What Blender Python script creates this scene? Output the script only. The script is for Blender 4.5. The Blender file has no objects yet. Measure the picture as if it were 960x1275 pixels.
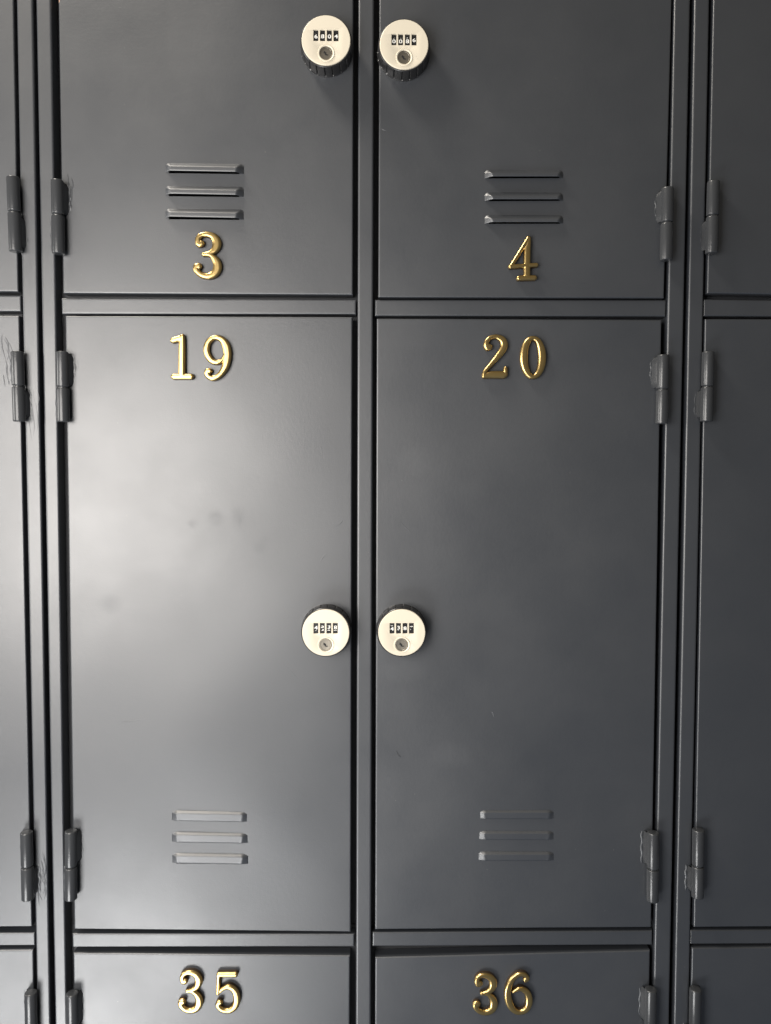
import bpy, bmesh, math, random
from mathutils import Vector, Matrix
R = math.radians
S = 0.00085            # metres per unit (one unit = one photo pixel at the doors)
Z0 = 1.30              # height of the picture centre above the floor
F = 950.0
scene = bpy.context.scene
col = scene.collection

def U(x, y, h):        # millimetre-like locker coordinates -> world (h = height out of the door plane)
    return Vector((S*(x-480), -S*h, Z0 - S*(y-637.5)))

# ------------------------------------------------------------------ camera
cam_d = bpy.data.cameras.new('camera')
cam = bpy.data.objects.new('camera', cam_d); col.objects.link(cam)
cam.location = U(466, 593, 950)
cam.rotation_euler = (R(90-2.68), 0, R(-0.85))
cam_d.sensor_fit = 'VERTICAL'; cam_d.sensor_height = 36; cam_d.lens = F/1275*36
cam_d.clip_start = 0.02; cam_d.clip_end = 100
scene.camera = cam
CR = cam.rotation_euler.to_matrix(); CL = cam.location.copy()

def P(px, py, h=0.0):  # where a sight line meets the plane h in front of the doors
    d = CR @ Vector((px-480, -(py-637.5), -F))
    t = (-S*h - CL.y)/d.y
    return CL + d*t

# ------------------------------------------------------------------ world and lamps
w = bpy.data.worlds.new('World'); scene.world = w; w.use_nodes = True
nt = w.node_tree; nt.nodes.clear()
out = nt.nodes.new('ShaderNodeOutputWorld'); bg = nt.nodes.new('ShaderNodeBackground')
tc = nt.nodes.new('ShaderNodeTexCoord'); sp = nt.nodes.new('ShaderNodeSeparateXYZ')
mr = nt.nodes.new('ShaderNodeMapRange'); cr = nt.nodes.new('ShaderNodeValToRGB')
nt.links.new(tc.outputs['Generated'], sp.inputs[0]); nt.links.new(sp.outputs['Z'], mr.inputs['Value'])
mr.inputs['From Min'].default_value = -0.8; mr.inputs['From Max'].default_value = 0.8
e = cr.color_ramp.elements
e[0].color = (0.46, 0.56, 0.76, 1); e[1].color = (0.76, 0.66, 0.50, 1)
em = cr.color_ramp.elements.new(0.5); em.color = (0.60, 0.59, 0.57, 1)
nt.links.new(mr.outputs[0], cr.inputs[0]); nt.links.new(cr.outputs[0], bg.inputs['Color'])
bg.inputs['Strength'].default_value = 0.22
nt.links.new(bg.outputs[0], out.inputs['Surface'])

def area(name, pos, target, sx, sy, power, color):
    l = bpy.data.lights.new(name, 'AREA'); l.shape = 'RECTANGLE'; l.size = sx*S; l.size_y = sy*S
    l.energy = power; l.color = color
    o = bpy.data.objects.new(name, l); col.objects.link(o)
    o.location = U(*pos); d = U(*target) - o.location
    o.rotation_euler = d.to_track_quat('-Z', 'Y').to_euler()
    return o
area('window_light', (-200, 630, 1000), (250, 600, 0), 700, 800, 15.5, (1.0, 0.955, 0.905))
area('low_light', (-240, 1950, 1000), (200, 900, 0), 620, 460, 12, (0.985, 0.98, 0.97))
area('edge_fill_light', (-1500, 500, 420), (300, 650, 0), 500, 700, 9, (1.0, 0.97, 0.92))  # added fill lamp, unseen source, brightens the left-facing edges
area('ceiling_light', (-520, -1300, 420), (250, 700, 0), 600, 400, 34, (1.0, 0.93, 0.83))

vs = scene.view_settings
vs.view_transform = 'Standard'; vs.look = 'None'; vs.exposure = 0; vs.gamma = 1; vs.use_curve_mapping = False

# ------------------------------------------------------------------ materials
def principled(name, color, rough, metal=0.0):
    m = bpy.data.materials.new(name); m.use_nodes = True
    b = m.node_tree.nodes['Principled BSDF']
    b.inputs['Base Color'].default_value = (*color, 1); b.inputs['Roughness'].default_value = rough
    b.inputs['Metallic'].default_value = metal
    return m, m.node_tree, b

def add_bump(nt, b, scale, strength, dist, detail=2, prev=None):
    n = nt.nodes.new('ShaderNodeTexNoise'); n.inputs['Scale'].default_value = scale; n.inputs['Detail'].default_value = detail
    g = nt.nodes.new('ShaderNodeNewGeometry'); nt.links.new(g.outputs['Position'], n.inputs['Vector'])
    bp = nt.nodes.new('ShaderNodeBump'); bp.inputs['Strength'].default_value = strength; bp.inputs['Distance'].default_value = dist
    nt.links.new(n.outputs['Fac'], bp.inputs['Height'])
    if prev: nt.links.new(prev.outputs[0], bp.inputs['Normal'])
    nt.links.new(bp.outputs[0], b.inputs['Normal'])
    return bp

def paint_material():
    m, nt, b = principled('grey_paint', (0.05, 0.055, 0.063), 0.42)
    b.inputs['IOR'].default_value = 1.95
    N = nt.nodes.new; K = nt.links.new
    g = N('ShaderNodeNewGeometry')
    # dust and grime: large soft cloud + smears, raising roughness and tinting a little
    n1 = N('ShaderNodeTexNoise'); n1.inputs['Scale'].default_value = 9; n1.inputs['Detail'].default_value = 6; n1.inputs['Roughness'].default_value = 0.62
    K(g.outputs['Position'], n1.inputs['Vector'])
    r1 = N('ShaderNodeMapRange'); r1.inputs['From Min'].default_value = 0.3; r1.inputs['From Max'].default_value = 0.7
    r1.inputs['To Min'].default_value = 0.41; r1.inputs['To Max'].default_value = 0.48
    K(n1.outputs['Fac'], r1.inputs['Value'])
    # finger marks: soft ellipses with ragged edges
    spots = [((270, 645), 11, 10), ((297, 645), 9, 14), ((324, 682), 9, 8), ((240, 652), 6, 6), ((138, 752), 14, 12),
             ((330, 672), 4, 5), ((515, 575), 22, 18), ((500, 835), 30, 14), ((420, 655), 5, 4), ((480, 985), 20, 40), ((560, 940), 25, 16)]
    nz = N('ShaderNodeTexNoise'); nz.inputs['Scale'].default_value = 180; nz.inputs['Detail'].default_value = 4
    K(g.outputs['Position'], nz.inputs['Vector'])
    total = None
    for (px, py), rx, ry in spots:
        c = P(px, py)
        s = N('ShaderNodeVectorMath'); s.operation = 'SUBTRACT'; s.inputs[1].default_value = c
        K(g.outputs['Position'], s.inputs[0])
        q = N('ShaderNodeVectorMath'); q.operation = 'MULTIPLY'; q.inputs[1].default_value = (1/(rx*S), 4.0, 1/(ry*S))
        K(s.outputs[0], q.inputs[0])
        l = N('ShaderNodeVectorMath'); l.operation = 'LENGTH'; K(q.outputs[0], l.inputs[0])
        r = N('ShaderNodeMapRange'); r.inputs['From Min'].default_value = 1.25; r.inputs['From Max'].default_value = 0.35
        K(l.outputs['Value'], r.inputs['Value'])
        if total is None: total = r.outputs[0]
        else:
            a = N('ShaderNodeMath'); a.operation = 'MAXIMUM'; K(total, a.inputs[0]); K(r.outputs[0], a.inputs[1]); total = a.outputs[0]
    mm = N('ShaderNodeMath'); mm.operation = 'MULTIPLY'; K(total, mm.inputs[0]); K(nz.outputs['Fac'], mm.inputs[1])
    ad = N('ShaderNodeMath'); ad.operation = 'MULTIPLY_ADD'; K(mm.outputs[0], ad.inputs[0]); ad.inputs[1].default_value = 0.085
    K(r1.outputs[0], ad.inputs[2]); K(ad.outputs[0], b.inputs['Roughness'])
    # colour drift and pale specks of dust
    vo = N('ShaderNodeTexVoronoi'); vo.inputs['Scale'].default_value = 60; K(g.outputs['Position'], vo.inputs['Vector'])
    n3 = N('ShaderNodeTexNoise'); n3.inputs['Scale'].default_value = 20; K(g.outputs['Position'], n3.inputs['Vector'])
    t = N('ShaderNodeMath'); t.operation = 'LESS_THAN'; K(vo.outputs['Distance'], t.inputs[0]); t.inputs[1].default_value = 0.022
    t2 = N('ShaderNodeMath'); t2.operation = 'GREATER_THAN'; K(n3.outputs['Fac'], t2.inputs[0]); t2.inputs[1].default_value = 0.56
    t3 = N('ShaderNodeMath'); t3.operation = 'MULTIPLY'; K(t.outputs[0], t3.inputs[0]); K(t2.outputs[0], t3.inputs[1])
    mc = N('ShaderNodeMix'); mc.data_type = 'RGBA'; K(n1.outputs['Fac'], mc.inputs[0])
    mc.inputs[6].default_value = (0.023, 0.027, 0.034, 1); mc.inputs[7].default_value = (0.029, 0.032, 0.037, 1)
    md = N('ShaderNodeMix'); md.data_type = 'RGBA'; K(t3.outputs[0], md.inputs[0]); K(mc.outputs[2], md.inputs[6])
    md.inputs[7].default_value = (0.15, 0.15, 0.145, 1); K(md.outputs[2], b.inputs['Base Color'])
    # bare chips on folded edges
    base = md.outputs[2]
    for (px, py), rx, ry in [((671, 1184.6), 9, 1.5), ((690, 1184.4), 5, 0.9), ((612, 1187), 3, 0.8), ((73, 1), 1.6, 4)]:
        sb = N('ShaderNodeVectorMath'); sb.operation = 'SUBTRACT'; sb.inputs[1].default_value = P(px, py); K(g.outputs['Position'], sb.inputs[0])
        ml = N('ShaderNodeVectorMath'); ml.operation = 'MULTIPLY'; ml.inputs[1].default_value = (1/(rx*S), 60.0, 1/(ry*S)); K(sb.outputs[0], ml.inputs[0])
        ln = N('ShaderNodeVectorMath'); ln.operation = 'LENGTH'; K(ml.outputs[0], ln.inputs[0])
        aa = N('ShaderNodeMath'); aa.operation = 'MULTIPLY_ADD'; K(nz.outputs['Fac'], aa.inputs[0]); aa.inputs[1].default_value = 2.0; K(ln.outputs['Value'], aa.inputs[2])
        lt = N('ShaderNodeMath'); lt.operation = 'LESS_THAN'; K(aa.outputs[0], lt.inputs[0]); lt.inputs[1].default_value = 1.75
        mx = N('ShaderNodeMix'); mx.data_type = 'RGBA'; K(lt.outputs[0], mx.inputs[0]); K(base, mx.inputs[6]); mx.inputs[7].default_value = (0.36, 0.22, 0.15, 1)
        base = mx.outputs[2]
    K(base, b.inputs['Base Color'])
    p1 = add_bump(nt, b, 1300, 0.28, 0.0002, 3)
    p2 = add_bump(nt, b, 260, 0.13, 0.0004, 3, p1)
    # brush drag across the paint
    n = N('ShaderNodeTexNoise'); n.inputs['Scale'].default_value = 1.0; n.inputs['Detail'].default_value = 5
    mp = N('ShaderNodeMapping'); mp.inputs['Scale'].default_value = (40, 40, 420); K(g.outputs['Position'], mp.inputs[0]); K(mp.outputs[0], n.inputs['Vector'])
    bp = N('ShaderNodeBump'); bp.inputs['Strength'].default_value = 0.05; bp.inputs['Distance'].default_value = 0.0004
    K(n.outputs['Fac'], bp.inputs['Height']); K(p2.outputs[0], bp.inputs['Normal']); K(bp.outputs[0], b.inputs['Normal'])
    return m
PAINT = paint_material()
HPAINT, _nt, _b = principled('hinge_paint', (0.034, 0.036, 0.039), 0.26)
add_bump(_nt, _b, 700, 0.3, 0.0003, 3)
INSIDE, _nt, _b = principled('inner_steel', (0.03, 0.032, 0.036), 0.6)
GOLD, _nt, _b = principled('gold_plating', (0.60, 0.43, 0.175), 0.30, 1.0)
add_bump(_nt, _b, 250, 0.25, 0.0003, 2)
GOLD_SHADE, _nt, _b = principled('shaded_gold_side', (0.05, 0.032, 0.018), 0.45, 0.3)  # numeral side walls: shade and dark reflections put into the colour
BLACK, _nt, _b = principled('black_plastic', (0.018, 0.018, 0.019), 0.33)
CREAM, _nt, _b = principled('cream_satin_plate', (0.66, 0.60, 0.48), 0.45, 0.1)
add_bump(_nt, _b, 900, 0.12, 0.0002, 2)
WHEEL, _nt, _b = principled('wheel_black', (0.012, 0.012, 0.013), 0.35)
WHITE, _nt, _b = principled('wheel_white_print', (0.8, 0.79, 0.74), 0.5)
NICKEL, _nt, _b = principled('worn_nickel', (0.36, 0.33, 0.28), 0.38, 1.0)
add_bump(_nt, _b, 900, 0.4, 0.0003, 3)
DARK, _nt, _b = principled('keyway_black', (0.006, 0.006, 0.006), 0.6)

# ------------------------------------------------------------------ object helpers
WO = {}
def root_empty(name, loc, label, cat, group=None):
    o = bpy.data.objects.new(name, None); col.objects.link(o); o.location = loc
    o.empty_display_size = 0.1
    o['label'] = label; o['category'] = cat
    if group: o['group'] = group
    WO[o.name] = Vector(loc); return o

def link(name, me, parent, origin, label=None):
    o = bpy.data.objects.new(name, me); col.objects.link(o)
    o.parent = parent; o.location = origin - WO[parent.name]; WO[o.name] = Vector(origin)
    if label: o['label'] = label
    return o

def mesh_obj(name, verts, faces, mats, parent, origin=None, smooth=True, mi=None, label=None, merge=True):
    if origin is None:
        origin = sum(verts, Vector())/len(verts)
    me = bpy.data.meshes.new(name)
    me.from_pydata([v-origin for v in verts], [], faces)
    for m in (mats if isinstance(mats, (list, tuple)) else [mats]): me.materials.append(m)
    if mi:
        for p, k in zip(me.polygons, mi): p.material_index = k
    bm = bmesh.new(); bm.from_mesh(me)
    if merge: bmesh.ops.remove_doubles(bm, verts=bm.verts, dist=1e-6)
    bmesh.ops.recalc_face_normals(bm, faces=bm.faces)
    bm.to_mesh(me); bm.free()
    if smooth: me.shade_smooth()
    return link(name, me, parent, origin, label)

def axis_profile(L, T, r, step, cuts=()):
    pts = [(0, -T), (0, -r-0.8)]
    n = 5
    for i in range(n+1):
        a = math.pi/2*i/n
        pts.append((r - r*math.cos(a), -r + r*math.sin(a)))
    pts.append((r+0.7, 0))
    left = pts
    right = [(L-p, d) for p, d in reversed(pts)]
    inner = []
    a, b = r+0.7, L-r-0.7
    k = max(1, int(round((b-a)/step)))
    vals = sorted(set([round(a+(b-a)*i/k, 3) for i in range(1, k)] + [round(c, 3) for c in cuts]))
    for v in vals:
        if a+0.5 < v < b-0.5: inner.append((v, 0))
    # drop regular stations that crowd a cut
    keep = []
    cs = [round(c, 3) for c in cuts]
    for v, d in inner:
        if v in cs or all(abs(v-c) > 1.5 for c in cs): keep.append((v, d))
    return left + keep + right

def bilinear(c, u, v):   # c = TL, TR, BR, BL
    return (c[0]*(1-u) + c[1]*u)*(1-v) + (c[3]*(1-u) + c[2]*u)*v

def panel(name, cpx, parent, h=0.0, T=15, r=1.6, mat=None, step=30, holes=(), warp=None, label=None):
    """folded sheet front: rounded edges, flanges going back T, optional rectangular holes given in px"""
    c = [P(x, y, h) for x, y in cpx]
    W = ((c[1]-c[0]).length + (c[2]-c[3]).length)/2/S
    H = ((c[3]-c[0]).length + (c[2]-c[1]).length)/2/S
    hl = []
    for x0, x1, y0, y1 in holes:
        a = P(x0, y0, h); b_ = P(x1, y1, h)
        vt = (c[0].z - a.z)/(c[0].z-c[3].z); vb = (c[0].z - b_.z)/(c[0].z-c[3].z)
        l = bilinear(c, 0, vt); rr = bilinear(c, 1, vt)
        ul = (a.x-l.x)/(rr.x-l.x); ur = (b_.x-l.x)/(rr.x-l.x)
        hl.append((ul*W, ur*W, vt*H, vb*H))
    xs = axis_profile(W, T, r, step, [q for k in hl for q in k[:2]])
    ys = axis_profile(H, T, r, step, [q for k in hl for q in k[2:]])
    verts = []; faces = []
    for b, db in ys:
        for a, da in xs:
            p = bilinear(c, a/W, b/H)
            d = min(da, db)
            if warp: d += warp((p.x/S+480), ((Z0-p.z)/S+637.5), a/W, b/H)
            verts.append(p + Vector((0, -S*d, 0)))
    nx = len(xs)
    for j in range(len(ys)-1):
        for i in range(nx-1):
            cx = (xs[i][0]+xs[i+1][0])/2; cy = (ys[j][0]+ys[j+1][0])/2
            if any(k[0] < cx < k[1] and k[2] < cy < k[3] for k in hl): continue
            faces.append((j*nx+i, j*nx+i+1, (j+1)*nx+i+1, (j+1)*nx+i))
    return mesh_obj(name, verts, faces, mat or PAINT, parent, label=label)

def box(name, x0, x1, y0, y1, h0, h1, parent, mat, r=0.0):
    c = [U(x, y, h) for h in (h0, h1) for y in (y0, y1) for x in (x0, x1)]
    f = [(0, 1, 3, 2), (4, 5, 7, 6), (0, 1, 5, 4), (2, 3, 7, 6), (0, 2, 6, 4), (1, 3, 7, 5)]
    return mesh_obj(name, c, f, mat, parent, smooth=False)

def L(a, b):             # x of a near-vertical line, given at photo rows 0 and 1275
    return lambda y: a + (b-a)*y/1275

TOP, BOT = -400, 1930
# vertical lines
left_post = (L(20.3, 46.3), L(40.6, 62.3))
mid_lpost = (L(44.6, 68.6), L(63.6, 83.0))
ctr_post = (L(446.3, 443.0), L(465.6, 461.8))
mid_rpost = (L(839.6, 813.2), L(859.6, 833.2))
right_post = (L(864.8, 839.4), L(883.6, 857.6))

def warp_fn(seed, amp=1.0):
    rnd = random.Random(seed)
    terms = [(rnd.uniform(0.4, 1)*0.55, rnd.uniform(150, 420), rnd.uniform(180, 480), rnd.uniform(0, 6.28), rnd.uniform(0, 6.28)) for _ in range(4)]
    def f(x, y, u, v):
        e = min(u, 1-u, v, 1-v)*8
        e = 0.25 + 0.75*min(1, max(0, e))
        return amp*e*sum(a*math.sin(x/lx*6.28+p)*math.sin(y/ly*6.28+q) for a, lx, ly, p, q in terms)
    return f
def post_warp(seed):
    rnd = random.Random(seed); p = rnd.uniform(0, 6); q = rnd.uniform(0, 6)
    return lambda x, y, u, v: 0.35*math.sin(y/230+p) + 0.2*math.sin(y/95+q)

def post(xl, xr, parent, seed, **k):
    return panel('post', [(xl(TOP), TOP), (xr(TOP), TOP), (xr(BOT), BOT), (xl(BOT), BOT)], parent, h=0, T=26, r=2.3, step=28, warp=post_warp(seed), **k)

# ------------------------------------------------------------------ louvre
def louver(x0, x1, yt, yb, dy, parent, H=6.6, ramp=6.8, lip=0.45, tilt=0.0):
    """pressed vent: rises from the sheet at its top and ends, open below. dy = drop of the right end"""
    cs = [P(x0, yt), P(x1, yt+dy), P(x1, yb+dy), P(x0, yb)]
    W = (cs[1]-cs[0]).length/S; Hh = (cs[3]-cs[0]).length/S
    nx, ny = 90, 20
    rc = 0.95*ramp if ramp > 4 else 4.2
    def sm(t): t = max(0, min(1, t)); return 0.6*t + 0.4*t*t*(3-2*t)
    verts = []; faces = []
    for j in range(ny+1):
        for i in range(nx+1):
            u = i/nx; v = j/ny
            ex = min(u, 1-u)*W*ramp/(5.5+3.5*v); ey = v*Hh
            d = rc - math.hypot(rc-ex, rc-ey) if (ex < rc and ey < rc) else min(ex, ey)
            h = H*sm(d/ramp) if d > 0 else -0.4
            k = sm((ex-0.5)/3)
            h -= tilt*k*max(0, v-0.2)
            h -= lip*k*max(0, (v-0.84)/0.16)**2
            verts.append(bilinear(cs, u, v) + Vector((0, -S*(h+0.1), 0)))
    n = nx+1
    for j in range(ny):
        for i in range(nx):
            faces.append((j*n+i, j*n+i+1, (j+1)*n+i+1, (j+1)*n+i))
    base = len(verts)
    for i in range(nx+1):      # thickness of the sheet at the open edge
        q = verts[ny*n+i]
        verts.append(Vector((q.x, min(q.y + S*0.7, S*0.5), q.z + S*0.25)))
    for i in range(nx):
        faces.append((ny*n+i, ny*n+i+1, base+i+1, base+i))
    return mesh_obj('louver', verts, faces, PAINT, parent)

# ------------------------------------------------------------------ numerals
def strokes_to_px(strokes, x0, y0, s):
    return [[(x0+x/s, y0+y/s, r/s*0.99) for x, y, r in st] for st in strokes]
def smooth_path(st):
    if len(st) < 3: return st
    o = []
    closed = st[0] == st[-1]
    for i in range(len(st)-1):
        p0 = st[i-1 if i else (-2 if closed else 0)]; p1 = st[i]; p2 = st[i+1]; p3 = st[i+2 if i+2 < len(st) else (1 if closed else -1)]
        for k in range(5):
            t = k/5
            o.append(tuple(0.5*((2*p1[m]) + (-p0[m]+p2[m])*t + (2*p0[m]-5*p1[m]+4*p2[m]-p3[m])*t*t + (-p0[m]+3*p1[m]-3*p2[m]+p3[m])*t**3) for m in range(3)))
    o.append(st[-1]); return o

def numeral(strokes, parent, base=4.6, dome=2.5, label=None):
    segs = []
    for st in strokes:
        st = smooth_path(st)
        segs += list(zip(st[:-1], st[1:]))
    x0 = min(min(a[0]-a[2], b[0]-b[2]) for a, b in segs)-1.5; x1 = max(max(a[0]+a[2], b[0]+b[2]) for a, b in segs)+1.5
    y0 = min(min(a[1]-a[2], b[1]-b[2]) for a, b in segs)-1.5; y1 = max(max(a[1]+a[2], b[1]+b[2]) for a, b in segs)+1.5
    st = 0.55
    nx = int((x1-x0)/st)+1; ny = int((y1-y0)/st)+1
    def f(x, y):
        best = 1e9; br = 1
        for (ax, ay, ar), (bx, by, br_) in segs:
            dx = bx-ax; dy = by-ay; l2 = dx*dx+dy*dy
            t = 0 if l2 == 0 else ((x-ax)*dx+(y-ay)*dy)/l2
            t = 0 if t < 0 else 1 if t > 1 else t
            r = ar+(br_-ar)*t
            d = math.hypot(x-ax-dx*t, y-ay-dy*t) - r
            if d < best: best = d; br = r
        return best, br
    G = [[f(x0+i*st, y0+j*st) for i in range(nx+1)] for j in range(ny+1)]
    bh = base
    def hgt(d, r):
        t = min(1, 1.35*max(0, -d/max(r, 1.6)))
        return bh + dome*math.sqrt(max(0, 1-(1-t)**2))*min(1, r/3.2+0.25)
    verts = []; faces = []; mi = []; vid = {}
    def gv(i, j):
        k = ('g', i, j)
        if k not in vid:
            d, r = G[j][i]; vid[k] = len(verts); verts.append(P(x0+i*st, y0+j*st, 0) + Vector((0, -S*hgt(d, r), 0)))
        return vid[k]
    def ev(i, j, i2, j2):
        k = ('e',)+tuple(sorted(((i, j), (i2, j2))))
        if k not in vid:
            a = G[j][i][0]; b = G[j2][i2][0]; t = a/(a-b)
            x = x0+(i+(i2-i)*t)*st; y = y0+(j+(j2-j)*t)*st
            vid[k] = len(verts); verts.append(P(x, y, 0) + Vector((0, -S*bh, 0)))
        return vid[k]
    edges = []
    for j in range(ny):
        for i in range(nx):
            cs = [(i, j), (i+1, j), (i+1, j+1), (i, j+1)]
            ins = [G[b][a][0] < 0 for a, b in cs]
            if not any(ins): continue
            poly = []; cross = []
            for k in range(4):
                a = cs[k]; b = cs[(k+1) % 4]
                if ins[k]: poly.append(gv(*a))
                if ins[k] != ins[(k+1) % 4]:
                    v = ev(*a, *b); poly.append(v); cross.append(v)
            if len(poly) >= 3: faces.append(poly); mi.append(0)
            if len(cross) == 2: edges.append(tuple(cross))
    # side wall down to the door, slightly wider at its foot
    low = {}
    cx = (x0+x1)/2; cy = (y0+y1)/2
    for a, b in edges:
        for v in (a, b):
            if v not in low:
                p = verts[v]; low[v] = len(verts)
                verts.append(Vector((p.x, -S*(-0.3), p.z)))
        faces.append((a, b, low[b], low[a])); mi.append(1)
    origin = P(cx, cy, 0)
    me = bpy.data.meshes.new('numeral'); me.from_pydata([v-origin for v in verts], [], faces)
    me.materials.append(GOLD); me.materials.append(GOLD_SHADE)
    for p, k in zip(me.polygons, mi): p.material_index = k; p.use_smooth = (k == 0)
    bm = bmesh.new(); bm.from_mesh(me)
    bmesh.ops.recalc_face_normals(bm, faces=bm.faces)
    bm.normal_update()
    top = [f_ for f_ in bm.faces if f_.material_index == 0]
    if sum(f_.normal.y for f_ in top) > 0:
        bmesh.ops.reverse_faces(bm, faces=bm.faces)
    for ed in bm.edges:
        if len(ed.link_faces) == 2 and ed.link_faces[0].material_index != ed.link_faces[1].material_index: ed.smooth = False
    bm.to_mesh(me); bm.free()
    return link('numeral', me, parent, origin, label)

THREE = [[(432, 688, 24), (415, 690, 24), (408, 655, 21), (430, 626, 19), (478, 619, 20), (525, 640, 27), (547, 685, 33), (535, 728, 28), (503, 755, 19), (462, 768, 15), (448, 769, 14)],
         [(462, 768, 14), (505, 778, 17), (543, 820, 28), (551, 868, 33), (530, 910, 29), (485, 930, 23), (435, 922, 21), (400, 892, 22), (395, 862, 24), (412, 858, 26)]]
def three_at(bx0, bx1, by0, by1):
    sx = (bx1-bx0)/(582-372); sy = (by1-by0)/(954-600); s = (sx+sy)/2
    return [[(bx0+(x-372)*sx, by0+(y-600)*sy, r*s*1.02) for x, y, r in st] for st in THREE]
FOUR = strokes_to_px([[(462, 646, 15), (330, 862, 15)], [(465, 648, 15), (462, 690, 18), (453, 750, 25), (451, 930, 25)], [(328, 860, 17), (520, 848, 17)], [(392, 945, 20), (506, 943, 20)]], 580, 190, 6)
ONE = strokes_to_px([[(305, 158, 26), (302, 230, 34), (300, 540, 36)], [(214, 197, 29), (290, 176, 32)], [(222, 556, 29), (392, 556, 29)]], 190, 400, 8)
NINE = strokes_to_px([[(728, 345, 20), (700, 393, 20), (655, 414, 25), (600, 400, 30), (560, 350, 32), (545, 280, 33), (568, 208, 30), (630, 168, 25), (695, 188, 32), (738, 250, 40), (752, 330, 42), (742, 420, 40), (715, 490, 34), (665, 550, 29), (605, 572, 27), (556, 545, 28), (555, 505, 30), (575, 502, 30)]], 190, 400, 8)
TWO = strokes_to_px([[(228, 262, 32), (210, 262, 36), (200, 220, 26), (232, 175, 22), (292, 160, 23), (350, 185, 34), (375, 232, 38), (362, 288, 36), (312, 358, 30), (240, 440, 23), (182, 510, 20), (172, 556, 19)], [(182, 552, 24), (250, 538, 37), (370, 538, 38)], [(386, 540, 24), (388, 472, 19)]], 580, 400, 8)
ZERO = strokes_to_px([[(661+91*math.sin(2*math.pi*i/20), 367-192*math.cos(2*math.pi*i/20), 22+18*abs(math.sin(2*math.pi*i/20))**1.3) for i in range(20)] + [(661, 175, 22)]], 580, 400, 8)
ZERO[0][-1] = ZERO[0][0]
FIVE = strokes_to_px([[(588, 243, 24), (752, 243, 27)], [(586, 243, 22), (580, 428, 20)], [(585, 425, 16), (630, 380, 20), (690, 365, 27), (745, 405, 33), (766, 480, 37), (748, 558, 34), (690, 600, 28), (620, 592, 24), (580, 552, 25), (588, 522, 28), (600, 518, 28)]], 200, 1180, 8)
SIX = strokes_to_px([[(668, 295, 26), (685, 280, 24), (655, 245, 22), (600, 242, 22), (540, 285, 26), (500, 365, 32), (490, 450, 36), (512, 540, 36), (558, 600, 29), (612, 616, 25), (672, 590, 30), (702, 520, 36), (692, 440, 33), (650, 395, 27), (600, 383, 20), (548, 412, 16)]], 570, 1180, 8)

# ------------------------------------------------------------------ locks
def glyph_meshes():
    g = {}
    for ch in '0123456789':
        cu = bpy.data.curves.new('glyph', 'FONT'); cu.body = ch; cu.size = 1; cu.align_x = 'CENTER'; cu.align_y = 'CENTER'; cu.resolution_u = 4
        cu.offset = 0.02
        o = bpy.data.objects.new('glyph', cu); col.objects.link(o)
        bpy.context.view_layer.update()
        dg = bpy.context.evaluated_depsgraph_get()
        me = bpy.data.meshes.new_from_object(o.evaluated_get(dg))
        vs_ = [v.co.copy() for v in me.vertices]; fs = [tuple(p.vertices) for p in me.polygons]
        xs = [v.x for v in vs_]; ys = [v.y for v in vs_]
        cx = (min(xs)+max(xs))/2; cy = (min(ys)+max(ys))/2; hh = max(ys)-min(ys)
        g[ch] = ([((v.x-cx)/hh, (v.y-cy)/hh) for v in vs_], fs)
        bpy.data.objects.remove(o); bpy.data.curves.remove(cu); bpy.data.meshes.remove(me)
    return g
GL = glyph_meshes()

def lathe(profile, n=96, rib=None):
    """profile: (radius, h); returns local verts (x, y=-h, z) in metres and faces"""
    v = []; f = []
    for k, (r, h) in enumerate(profile):
        for i in range(n):
            a = 2*math.pi*i/n
            rr = r + (rib(a, k) if rib else 0)
            v.append(Vector((S*rr*math.cos(a), -S*h, S*rr*math.sin(a))))
    for k in range(len(profile)-1):
        for i in range(n):
            f.append((k*n+i, k*n+(i+1) % n, (k+1)*n+(i+1) % n, (k+1)*n+i))
    f.append(tuple(range((len(profile)-1)*n, len(profile)*n)))
    return v, f

def new_mesh(name, v, f, mats, smooth=True, mi=None, angle=35):
    me = bpy.data.meshes.new(name); me.from_pydata(v, [], f)
    for m in (mats if isinstance(mats, (list, tuple)) else [mats]): me.materials.append(m)
    if mi:
        for p, k in zip(me.polygons, mi): p.material_index = k
    bm = bmesh.new(); bm.from_mesh(me); bmesh.ops.recalc_face_normals(bm, faces=bm.faces)
    for e_ in bm.edges:
        if len(e_.link_faces) == 2 and e_.calc_face_angle(0) > R(angle): e_.smooth = False
    bm.to_mesh(me); bm.free()
    if smooth: me.shade_smooth(); 
    if smooth:
        bm = bmesh.new(); bm.from_mesh(me)
        for e_ in bm.edges:
            if len(e_.link_faces) == 2 and e_.calc_face_angle(0) > R(angle): e_.smooth = False
        bm.to_mesh(me); bm.free()
    return me

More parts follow.
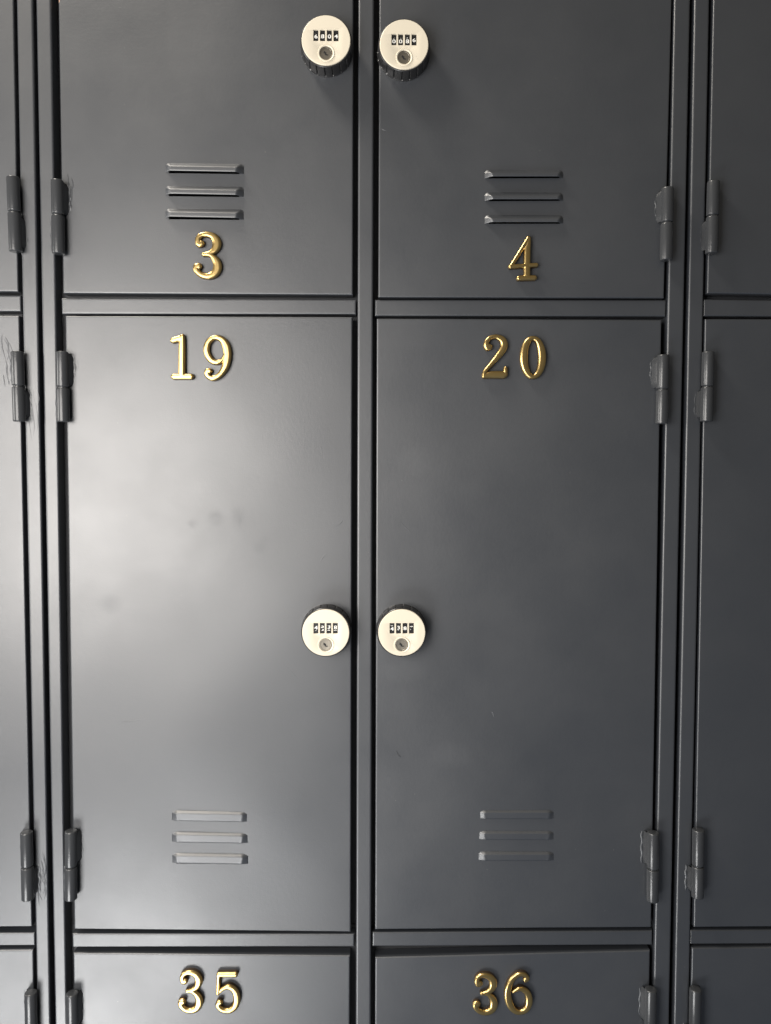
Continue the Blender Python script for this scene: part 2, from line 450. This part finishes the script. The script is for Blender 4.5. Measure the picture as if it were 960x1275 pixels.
LH = 23.0   # lock height
def knob_mesh():
    n = 192
    def rib(a, k):
        if 2 <= k <= 6:
            t = (a/(2*math.pi)*20 + 0.3) % 1
            return -1.3 if t < 0.12 else 0
        return 0
    prof = [(31.4, -0.2), (31.6, 1.6), (31.0, 2.4), (31.0, 3.0), (31.0, LH-7), (30.6, LH-5.2), (30.2, LH-4.4), (30.2, LH-2.2), (29.6, LH-1.6)]
    v, f = lathe(prof, n, rib)
    return new_mesh('combination_lock', v, f, BLACK, angle=28)
def plate_mesh():
    prof = [(27.0, LH-4.5), (28.4, LH-4.5), (28.9, LH-1.2), (28.7, LH-0.35), (28.2, LH)]
    v, f = lathe(prof, 96)
    n = 96
    f.append(tuple(reversed(range(0, n))))
    me = new_mesh('plate_tmp', v, f, CREAM)
    o = bpy.data.objects.new('plate_tmp', me); col.objects.link(o)
    cutv = []; cutf = []
    def cbox(cx, cz, wx, wz, h0, h1, bev=0.5):
        b = len(cutv)
        for h in (h0, h1):
            for sx, sz in ((-1, -1), (1, -1), (1, 1), (-1, 1)):
                cutv.append(Vector((S*(cx+sx*wx/2), -S*h, S*(cz+sz*wz/2))))
        cutf.extend([(b, b+1, b+2, b+3), (b+7, b+6, b+5, b+4)] + [(b+i, b+4+i, b+4+(i+1) % 4, b+(i+1) % 4) for i in range(4)])
    for cx in WX: cbox(cx, WZ, 5.9, 12.9, LH-9, LH+4)
    m = 48; b = len(cutv)
    for h in (LH-9, LH+4):
        for i in range(m):
            a = 2*math.pi*i/m; cutv.append(Vector((S*(KX+8.0*math.cos(a)), -S*h, S*(KZ+8.0*math.sin(a)))))
    cutf.append(tuple(b+i for i in range(m))); cutf.append(tuple(b+m+i for i in reversed(range(m))))
    for i in range(m): cutf.append((b+i, b+m+i, b+m+(i+1) % m, b+(i+1) % m))
    cm = bpy.data.meshes.new('cut'); cm.from_pydata(cutv, [], cutf)
    bm = bmesh.new(); bm.from_mesh(cm); bmesh.ops.recalc_face_normals(bm, faces=bm.faces); bm.to_mesh(cm); bm.free()
    co = bpy.data.objects.new('cut', cm); col.objects.link(co)
    md = o.modifiers.new('b', 'BOOLEAN'); md.object = co; md.operation = 'DIFFERENCE'; md.solver = 'EXACT'
    bv = o.modifiers.new('v', 'BEVEL'); bv.width = S*0.35; bv.segments = 2; bv.limit_method = 'ANGLE'; bv.angle_limit = R(50)
    bpy.context.view_layer.update()
    dg = bpy.context.evaluated_depsgraph_get()
    res = bpy.data.meshes.new_from_object(o.evaluated_get(dg)); res.name = 'face_plate'
    bpy.data.objects.remove(o); bpy.data.objects.remove(co)
    bm = bmesh.new(); bm.from_mesh(res)
    for f_ in bm.faces: f_.smooth = True
    for e_ in bm.edges:
        if len(e_.link_faces) == 2 and e_.calc_face_angle(0) > R(25): e_.smooth = False
    bm.to_mesh(res); bm.free()
    return res
WX = (-12.0, -4.1, 3.9, 11.8); WZ = 5.4; KX, KZ = -0.3, -15.0
KNOB = knob_mesh(); PLATE = plate_mesh()
def collar_mesh():
    prof = [(9.9, LH-0.3), (9.9, LH+0.3), (9.5, LH+0.7), (8.6, LH+0.7), (8.1, LH+0.3), (8.05, LH-3.0)]
    v, f = lathe(prof, 64); f.pop()
    return new_mesh('collar', v, f, CREAM, angle=40)
COLLAR = collar_mesh()
def cylinder_mesh():
    prof = [(7.9, LH-4), (7.9, LH-0.4), (7.5, LH+0.1), (6.6, LH+0.1), (6.3, LH-0.35), (5.2, LH-0.4)]
    v, f = lathe(prof, 48)
    mi = [0]*len(f)
    # keyway: S-shaped slot standing on the plug
    def quad(pts, h):
        b = len(v)
        for x, z in pts: v.append(Vector((S*x, -S*h, S*z)))
        f.append(tuple(range(b, b+len(pts)))); mi.append(1)
    a = R(-35); ca, sa = math.cos(a), math.sin(a)
    for pts in [[(-3.6, 1.1), (0.4, 1.1), (0.4, -1.2), (-2.6, -1.2)], [(0.4, -0.1), (1.8, -0.1), (1.8, -1.9), (-0.4, -1.9), (-0.4, -1.2), (0.4, -1.2)], [(1.8, -0.1), (3.2, 0.6), (3.2, -0.9), (1.8, -1.5)]]:
        quad([(x*ca-z*sa, x*sa+z*ca) for x, z in pts], LH-0.3)
    me = bpy.data.meshes.new('key_cylinder'); me.from_pydata(v, [], f)
    me.materials.append(NICKEL); me.materials.append(DARK)
    for p, k in zip(me.polygons, mi): p.material_index = k; p.use_smooth = k == 0
    bm = bmesh.new(); bm.from_mesh(me)
    bmesh.ops.recalc_face_normals(bm, faces=[q for q in bm.faces if q.material_index == 0])
    for q in bm.faces:
        if q.material_index == 1 and q.normal.y > 0: q.normal_flip()
    for e_ in bm.edges:
        if len(e_.link_faces) == 2 and e_.calc_face_angle(0) > R(30): e_.smooth = False
    bm.to_mesh(me); bm.free()
    return me
KEYC = cylinder_mesh()

def wheel_mesh(d, shift):
    """a thumb wheel whose white numbers run round its black rim; d = number in the window"""
    rad = 11.0; cz = 0; ch = LH-1.2-rad
    v = []; f = []; mi = []
    nseg = 14
    for k in range(nseg+1):
        a = R(-42 + 84*k/nseg)
        for x in (-2.75, 2.75):
            v.append(Vector((S*x, -S*(ch+rad*math.cos(a)), S*(rad*math.sin(a)))))
    for k in range(nseg): f.append((2*k, 2*k+1, 2*k+3, 2*k+2)); mi.append(0)
    for off in (-1, 0, 1):
        val = str((d+off) % 10); gv, gf = GL[val]
        b = len(v)
        for x, z in gv:
            zz = shift + off*5.7 + z*4.5
            a = zz/rad
            v.append(Vector((S*x*6.2, -S*(ch+(rad+0.08)*math.cos(a)), S*(rad*math.sin(a)))))
        for q in gf: f.append(tuple(b+i for i in q)); mi.append(1)
    me = bpy.data.meshes.new('number_wheel'); me.from_pydata(v, [], f)
    me.materials.append(WHEEL); me.materials.append(WHITE)
    for p, k in zip(me.polygons, mi): p.material_index = k
    bm = bmesh.new(); bm.from_mesh(me); bm.normal_update()
    for q in bm.faces:
        if q.normal.y > 0: q.normal_flip()
    bm.to_mesh(me); bm.free()
    return me

def lock(px, py, code, shift, parent, label):
    """px, py = centre of the face in the photo"""
    c = P(px, py, LH); o = Vector((c.x, 0, c.z))
    k = link('combination_lock', KNOB, parent, o, label)
    link('face_plate', PLATE, k, o.copy())
    link('collar', COLLAR, k, o + Vector((S*(KX+0.5), 0, S*KZ)))
    link('key_cylinder', KEYC, k, o + Vector((S*KX, 0, S*KZ)))
    for x, d, s in zip(WX, code, shift):
        link('number_wheel', wheel_mesh(d, s), k, o + Vector((S*x, 0, S*WZ)))
    # small index peg on the knob rim
    return k

# ------------------------------------------------------------------ hinges
def barrel(p0, p1, r, name, parent, leaf=None, seed=0, origin=None, cap=True):
    """cylinder from p0 (top) to p1 with rounded ends, plus a leaf plate welded to steel at one side"""
    ax = (p1-p0); Ln = ax.length; ax.normalize()
    X = Vector((1, 0, 0)); X = (X - ax*X.dot(ax)).normalized(); Y = Vector((0, -1, 0))
    n = 40; prof = [(0.0, 0.0), (0.80, 0.0), (0.92, 0.3), (0.98, 0.9), (1.0, 1.7)]
    rings = [(a*r, b) for a, b in prof] + [(r, Ln/S/2)] + [(a*r, Ln/S-b*0.9) for a, b in reversed(prof[1:])] + [(0.0, Ln/S)]
    v = []; f = []
    rnd = random.Random(seed)
    for (rr, t) in rings:
        for i in range(n):
            a = 2*math.pi*i/n
            v.append(p0 + ax*(t*S) + (X*math.cos(a) + Y*math.sin(a))*(rr*S))
    for k in range(len(rings)-1):
        for i in range(n): f.append((k*n+i, k*n+(i+1) % n, (k+1)*n+(i+1) % n, (k+1)*n+i))
    mi = [0]*len(f)
    if leaf:
        side, wid, t0, t1 = leaf        # side -1 left / +1 right
        b = len(v)
        # tapering lug from barrel to sheet
        nl = 9
        hb = -p0.y/S
        for k in range(nl+1):
            t = t0 + (t1-t0)*k/nl
            e_ = min(1, min(k, nl-k)/1.2+0.12)
            jit = rnd.uniform(-0.2, 0.2)
            c = p0 + ax*(t*S)
            for (dx, hh) in ((r*0.4, hb+r*0.55), (r*0.85, hb+r*0.25*e_), (r+wid*0.55*e_, hb*0.62*e_), (r+wid*e_+jit*0.6, 1.6*e_), (r+wid*e_+0.8+jit, -0.5)):
                v.append(Vector((c.x + side*dx*S, -S*hh, c.z)))
        for k in range(nl):
            for i in range(4): f.append((b+k*5+i, b+k*5+i+1, b+(k+1)*5+i+1, b+(k+1)*5+i)); mi.append(0)
        f.append(tuple(b+i for i in range(5))); f.append(tuple(b+nl*5+i for i in reversed(range(5)))); mi += [0, 0]
    me = bpy.data.meshes.new(name)
    origin = origin or (p0+p1)/2
    me.from_pydata([q-origin for q in v], [], f); me.materials.append(HPAINT)
    bm = bmesh.new(); bm.from_mesh(me); bmesh.ops.remove_doubles(bm, verts=bm.verts, dist=2e-6)
    bmesh.ops.recalc_face_normals(bm, faces=bm.faces)
    for f_ in bm.faces: f_.smooth = True
    for e_ in bm.edges:
        if len(e_.link_faces) == 2 and e_.calc_face_angle(0) > R(50): e_.smooth = False
    bm.to_mesh(me); bm.free()
    return link(name, me, parent, origin)

def weld_strips(runs, r, parent, seed):
    """low lumpy weld runs, painted over, where the lugs meet the sheet"""
    rnd = random.Random(seed*7+1); v = []; f = []
    for side, p, q in runs:
        t0 = rnd.uniform(0.02, 0.15); t1 = rnd.uniform(0.8, 0.98)
        n = 34; off = r + rnd.uniform(2.6, 4.2); wd = rnd.uniform(1.5, 2.6)
        b = len(v); hh = 1.0
        for k in range(n+1):
            t = t0+(t1-t0)*k/n; c = p.lerp(q, t)
            hh = 0.6*hh + 0.4*rnd.uniform(0.2, 1.35); e_ = math.sin(math.pi*k/n)**0.4
            jx = rnd.uniform(-0.12, 0.12) + 0.6*math.sin(k*0.5+seed)
            w2 = wd*(0.45+0.55*e_)*rnd.uniform(0.92, 1.08)
            for a_ in (-1, -0.6, -0.1, 0.35, 0.75, 1):
                z_ = (1-a_*a_)*hh*e_
                v.append(Vector((c.x + side*S*(off + jx + a_*w2), -S*(z_-0.25), c.z + S*rnd.uniform(-0.25, 0.25))))
        for k in range(n):
            for i in range(5): f.append((b+k*6+i, b+k*6+i+1, b+(k+1)*6+i+1, b+(k+1)*6+i))
    o = mesh_obj('weld_bead', v, f, PAINT, parent, merge=False); o['kind'] = 'stuff'
    return o

def ridge(path, wd, verts, faces):
    """thin raised line of paint along path (list of px points)"""
    pr = []
    b = len(verts)
    for k, (x, y) in enumerate(path):
        x2, y2 = path[min(k+1, len(path)-1)]; x1, y1 = path[max(k-1, 0)]
        dx, dy = x2-x1, y2-y1; l = math.hypot(dx, dy) or 1; nx_, ny_ = -dy/l, dx/l
        t = math.sin(math.pi*k/(len(path)-1))
        ww = wd*(0.25+0.75*t)
        for s_, h in ((-1, -0.15), (-0.4, 0.13*t+0.02), (0.4, 0.13*t+0.02), (1, -0.15)):
            verts.append(P(x+nx_*ww*s_, y+ny_*ww*s_, h))
    for k in range(len(path)-1):
        for i in range(3): faces.append((b+k*4+i, b+k*4+i+1, b+(k+1)*4+i+1, b+(k+1)*4+i))

def brush_marks(areas, parent, seed):
    rnd = random.Random(seed); v = []; f = []
    for (x, y, w_, h_, n, lean) in areas:
        for _ in range(n):
            cx = x + rnd.uniform(-w_, w_); cy = y + rnd.uniform(-h_, h_); ln = rnd.uniform(0.25, 0.8)*h_
            bend = rnd.uniform(-0.35, 0.35)
            path = [(cx + lean*ln*t + bend*ln*(1-t*t)+rnd.uniform(-0.25, 0.25), cy + ln*t) for t in [i/4-1 for i in range(9)]]
            ridge(path, rnd.uniform(0.5, 1.0), v, f)
    o = mesh_obj('paint_ridge', v, f, PAINT, parent, merge=False)
    o['kind'] = 'stuff'
    return o

def hinge(xc_t, xc_b, yt, ys, yb, up_side, parent, seed, r=7.4, weld=6):
    """up_side: side (+1 right, -1 left) where the door is; the upper knuckle's lug goes there, the lower one's to the post"""
    hc = r + 0.8
    a = P(xc_t, yt, hc); m = P((xc_t+xc_b)/2, ys, hc); b = P(xc_b, yb, hc)
    ax = (b-a).normalized()
    rnd = random.Random(seed)
    lower = barrel(m + ax*S*0.7, b, r*1.02, 'hinge', parent, leaf=(-up_side, rnd.uniform(1.2, 2.4), 4, (b-m).length/S-6), seed=seed)
    upper = barrel(a, m - ax*S*0.7, r, 'knuckle', lower, leaf=(up_side, rnd.uniform(1.8, 3.4), 2, (m-a).length/S-2.5), seed=seed+9)
    pin = barrel(m - ax*S*2, m + ax*S*2, r*0.78, 'pin', lower, seed=seed)
    weld_strips([(up_side, a, m), (-up_side, m, b)], r, lower, seed)
    return lower

# ------------------------------------------------------------------ cabinets
def carcass(parent, x0, x1, seed):
    """x0..x1 outer sides in locker units"""
    yt, yb = TOP*1.0, BOT*1.0
    box('side_panel', x0, x0+2, yt+4, yb-4, -470, -27, parent, PAINT)
    box('side_panel', x1-2, x1, yt+4, yb-4, -470, -27, parent, PAINT)
    box('back_panel', x0+2.2, x1-2.2, yt+6, yb-6, -470, -467, parent, INSIDE)
    for y in (yt+4, 382, 1171, yb-8):
        box('shelf', x0+2.4, x1-2.4, y, y+3, -466, -27.5, parent, INSIDE)

def stop_strip(xa, xb, parent):
    """rebate behind the door gap, closing the view into the cabinet"""
    ya, yb = TOP+2, BOT-2
    c = [P(xa(ya), ya, -20), P(xb(ya), ya, -20), P(xb(yb), yb, -20), P(xa(yb), yb, -20)]
    v = c + [q + Vector((0, S*2, 0)) for q in c]
    f = [(0, 1, 2, 3), (7, 6, 5, 4), (0, 4, 5, 1), (1, 5, 6, 2), (2, 6, 7, 3), (3, 7, 4, 0)]
    mesh_obj('door_stop', v, f, INSIDE, parent, smooth=False)

def bar(cpx, parent, seed, h=-2.6):
    o = panel('crossbar', cpx, parent, h=h, T=15, r=1.8, step=30, warp=post_warp(seed))
    # stop behind the horizontal gaps
    (x0, y0), (x1, _), (_, y2), _ = cpx
    c = [P(x0-2, y0-12, -19), P(x1+2, y0-12, -19), P(x1+2, y2+14, -19), P(x0-2, y2+14, -19)]
    v = c + [q + Vector((0, S*2, 0)) for q in c]
    f = [(0, 1, 2, 3), (7, 6, 5, 4), (0, 4, 5, 1), (1, 5, 6, 2), (2, 6, 7, 3), (3, 7, 4, 0)]
    mesh_obj('rail_stop', v, f, INSIDE, parent, smooth=False)
    return o

def louvers(door, rows, x0, x1, dy, **k):
    for yt, yb in rows: louver(x0, x1, yt, yb, dy, door, **k)
def holes_for(rows, x0, x1, dy, low=0.7): return [(x0+5.5, x1-5.5, yt+5.0+dy/2, yb+low+dy*0.8) for yt, yb in rows]

# --- middle cabinet
mid = root_empty('locker_cabinet', U(462, 2050, -200), 'dark grey two-column steel locker cabinet with doors numbered 3, 4, 19, 20, 35 and 36', 'locker cabinet', 'steel locker cabinets side by side')
carcass(mid, 40, 866, 1)
post(*mid_lpost, mid, 11); post(*ctr_post, mid, 12); post(*mid_rpost, mid, 13)
stop_strip(L(60, 80), L(88, 106), mid); stop_strip(L(425, 424), L(487, 480), mid); stop_strip(L(815, 792), L(845, 820), mid)

# doors of the left column
r3 = [(202.3, 214.9), (230.8, 243.4), (259.2, 271.8)]
d3 = panel('door', [(66.6, TOP+8), (440.8, TOP+8), (439.3, 367.0), (78.6, 365.0)], mid, T=15, warp=warp_fn(3, 1.0), holes=holes_for(r3, 205, 303.5, 1.6), label='door numbered 3')
louvers(d3, r3, 205, 303.5, 1.8)
numeral(three_at(241.7, 276.9, 290.2, 349.0), d3)
r19 = [(1009.0, 1021.0), (1035.7, 1047.6), (1061.8, 1073.7)]
d19 = panel('door', [(81.4, 393.2), (438.8, 394.6), (436.7, 1160.5), (92.4, 1157.0)], mid, T=15, warp=warp_fn(19, 1.25), holes=holes_for(r19, 214, 309, 1.6, -2.6), label='door numbered 19, brightest in the glare')
louvers(d19, r19, 214, 309, 1.6, H=3.1, ramp=2.7, lip=0.4, tilt=1.1)
numeral(ONE, d19); numeral(NINE, d19)
d35 = panel('door', [(91.2, 1186.6), (435.8, 1190.0), (432.5, BOT-10), (103.0, BOT-10)], mid, T=17, warp=warp_fn(35, 1.0), label='door numbered 35')
numeral(three_at(223.0, 253.6, 1205.0, 1258.6), d35); numeral(FIVE, d35)
# doors of the right column
r4 = [(211.2, 222.2), (239.4, 250.4), (267.6, 278.6)]
d4 = panel('door', [(474.0, TOP+8), (847.0, TOP+8), (826.8, 371.0), (471.0, 370.0)], mid, T=15, warp=warp_fn(4, 0.9), holes=holes_for(r4, 603.5, 702, 0), label='door numbered 4')
louvers(d4, r4, 603.5, 702, 0)
numeral(FOUR, d4)
r20 = [(1008.0, 1018.8), (1034.0, 1044.8), (1060.0, 1070.8)]
d20 = panel('door', [(469.2, 396.6), (823.8, 398.4), (810.8, 1154.6), (467.0, 1157.4)], mid, T=15, warp=warp_fn(20, 1.0), holes=holes_for(r20, 596, 690, 0, -1.8), label='door numbered 20')
louvers(d20, r20, 596, 690, 0, H=3.1, ramp=2.7, lip=0.4, tilt=1.1)
numeral(TWO, d20); numeral(ZERO, d20)
d36 = panel('door', [(467.3, 1192.2), (809.4, 1183.4), (797.0, BOT-10), (464.0, BOT-10)], mid, T=17, warp=warp_fn(36, 1.0), label='door numbered 36, hung slightly askew')
numeral(three_at(588.0, 618.6, 1208.5, 1261.0), d36); numeral(SIX, d36)
bar([(76.4, 371.2), (443.6, 372.8), (443.4, 391.4), (77.0, 391.0)], mid, 21)
bar([(467.0, 373.0), (829.6, 373.4), (829.0, 394.0), (466.8, 393.3)], mid, 22)
bar([(89.6, 1162.6), (441.4, 1163.0), (441.2, 1179.2), (90.0, 1180.0)], mid, 23)
bar([(463.8, 1160.8), (812.6, 1158.6), (812.2, 1176.8), (463.6, 1178.6)], mid, 24)

lock(406.0, 50.0, (6, 8, 0, 4), (-0.5, -0.3, -0.4, -0.2), mid, 'lock at the top of door 3')
lock(503.2, 55.2, (0, 0, 8, 6), (-1.4, -1.4, -1.2, 0.2), mid, 'lock at the top of door 4')
lock(405.6, 787.8, (4, 5, 3, 8), (0.6, 2.4, 1.4, 0.9), mid, 'lock on door 19')
lock(500.4, 787.8, (4, 3, 8, 7), (-0.8, 0.5, -0.2, 0.2), mid, 'lock on door 20')

hinge(71.2, 73.0, 224.5, 268.0, 316.5, 1, mid, 31)
hinge(77.6, 79.0, 438.0, 482.6, 525.5, 1, mid, 32)
hinge(88.4, 88.4, 1034.0, 1078.5, 1119.5, 1, mid, 33)
hinge(89.8, 91.0, 1236.0, 1281.0, 1323.0, 1, mid, 34)
hinge(831.4, 829.4, 234.0, 277.6, 324.5, -1, mid, 35)
hinge(825.8, 824.0, 442.0, 485.0, 528.0, -1, mid, 36)
hinge(813.4, 812.4, 1036.0, 1081.0, 1121.5, -1, mid, 37)
hinge(810.4, 808.0, 1231.0, 1276.0, 1318.0, -1, mid, 38)
brush_marks([(96, 465, 3, 16, 7, 0.05), (86, 240, 2.5, 14, 5, 0.0), (105, 1050, 2, 14, 4, 0.1), (75, 500, 3, 22, 4, 0)], mid, 5)

# hairline marks scratched into the paint of the doors
def hairlines(lines, parent):
    v = []; f = []
    for x0, y0, x1, y1, wd in lines:
        ridge([(x0+(x1-x0)*t + 1.2*math.sin(t*4+x0), y0+(y1-y0)*t) for t in [i/12 for i in range(13)]], wd, v, f)
    o = mesh_obj('scratch', v, f, PAINT, parent, merge=False); o['kind'] = 'stuff'
hairlines([(706, 560, 690, 604, 0.45), (492, 935, 500, 943, 0.3), (610, 884, 617, 894, 0.5), (500, 650, 512, 664, 0.4)], d20)
hairlines([(420, 655, 426, 648, 0.7), (300, 560, 330, 552, 0.4), (150, 900, 190, 893, 0.4), (395, 540, 402, 575, 0.4), (345, 820, 372, 846, 0.4), (398, 700, 407, 690, 0.6)], d19)
hairlines([(476, 160, 479, 163, 0.6), (718, 352, 731, 352.5, 0.4)], d4)

# --- left cabinet
lef = root_empty('locker_cabinet', U(-180, 2050, -200), 'dark grey steel locker cabinet cut off at the left edge beside doors 3 and 19', 'locker cabinet', 'steel locker cabinets side by side')
carcass(lef, -395, 37, 2)
post(*left_post, lef, 14)
stop_strip(L(0, 22), L(30, 56), lef)
panel('post', [(-400, TOP), (-380, TOP), (-350, BOT), (-372, BOT)], lef, h=0, T=26, r=2.3, step=60)
panel('door', [(-372, TOP+8), (10.5, TOP+8), (22.6, 363.0), (-366, 361.0)], lef, T=15, warp=warp_fn(2, 1.0))
panel('door', [(-365, 391.5), (23.6, 393.0), (39.6, 1154.0), (-348, 1157.0)], lef, T=15, warp=warp_fn(18, 1.1))
panel('door', [(-348, 1186.5), (41.0, 1182.8), (53.0, BOT-10), (-340, BOT-10)], lef, T=17, warp=warp_fn(34, 1.0))
bar([(-370, 367.0), (25.6, 367.6), (26.0, 387.6), (-370, 387.5)], lef, 25)
bar([(-352, 1163.0), (43.2, 1161.2), (43.6, 1177.4), (-352, 1180)], lef, 26)
hinge(16.0, 19.6, 220.5, 264.5, 313.5, -1, lef, 41)
hinge(21.4, 24.4, 437.8, 481.0, 525.0, -1, lef, 42)
hinge(33.0, 34.8, 1035.5, 1078.3, 1119.5, -1, lef, 43)
hinge(38.2, 39.6, 1235.0, 1279.0, 1321.0, -1, lef, 44)
brush_marks([(8, 448, 4, 26, 9, 0.15), (40, 500, 3.5, 30, 10, 0.1), (51, 1095, 3, 20, 8, 0.05), (30, 300, 2, 12, 4, 0)], lef, 6)

# --- right cabinet
rig = root_empty('locker_cabinet', U(1080, 2050, -200), 'dark grey steel locker cabinet in shade at the right edge beside doors 4 and 20', 'locker cabinet', 'steel locker cabinets side by side')
carcass(rig, 869, 1300, 3)
post(*right_post, rig, 15)
stop_strip(L(868, 845), L(905, 880), rig)
panel('post', [(1292, TOP), (1312, TOP), (1262, BOT), (1242, BOT)], rig, h=0, T=26, r=2.3, step=60)
panel('door', [(897.0, TOP+8), (1284, TOP+8), (1266, 372.0), (880.6, 365.0)], rig, T=15, warp=warp_fn(5, 1.0))
panel('door', [(878.0, 397.2), (1268, 398.0), (1250, 1152.0), (864.0, 1154.6)], rig, T=15, warp=warp_fn(21, 1.0))
panel('door', [(861.8, 1180.2), (1250, 1178), (1235, BOT-10), (846.0, BOT-10)], rig, T=15, warp=warp_fn(37, 1.0))
bar([(876.4, 372.4), (1272, 377.0), (1272, 396.0), (876.2, 393.6)], rig, 27)
bar([(859.6, 1158.0), (1256, 1156.0), (1256, 1174.0), (859.4, 1175.8)], rig, 28)
hinge(888.4, 886.0, 226.0, 269.4, 316.0, 1, rig, 51)
hinge(881.8, 879.6, 438.0, 481.6, 525.0, 1, rig, 52)
hinge(869.6, 868.4, 1032.5, 1077.5, 1117.0, 1, rig, 53)
hinge(866.0, 864.0, 1230.5, 1276.0, 1318.0, 1, rig, 54)
brush_marks([(838, 290, 2, 14, 4, 0)], rig, 7)
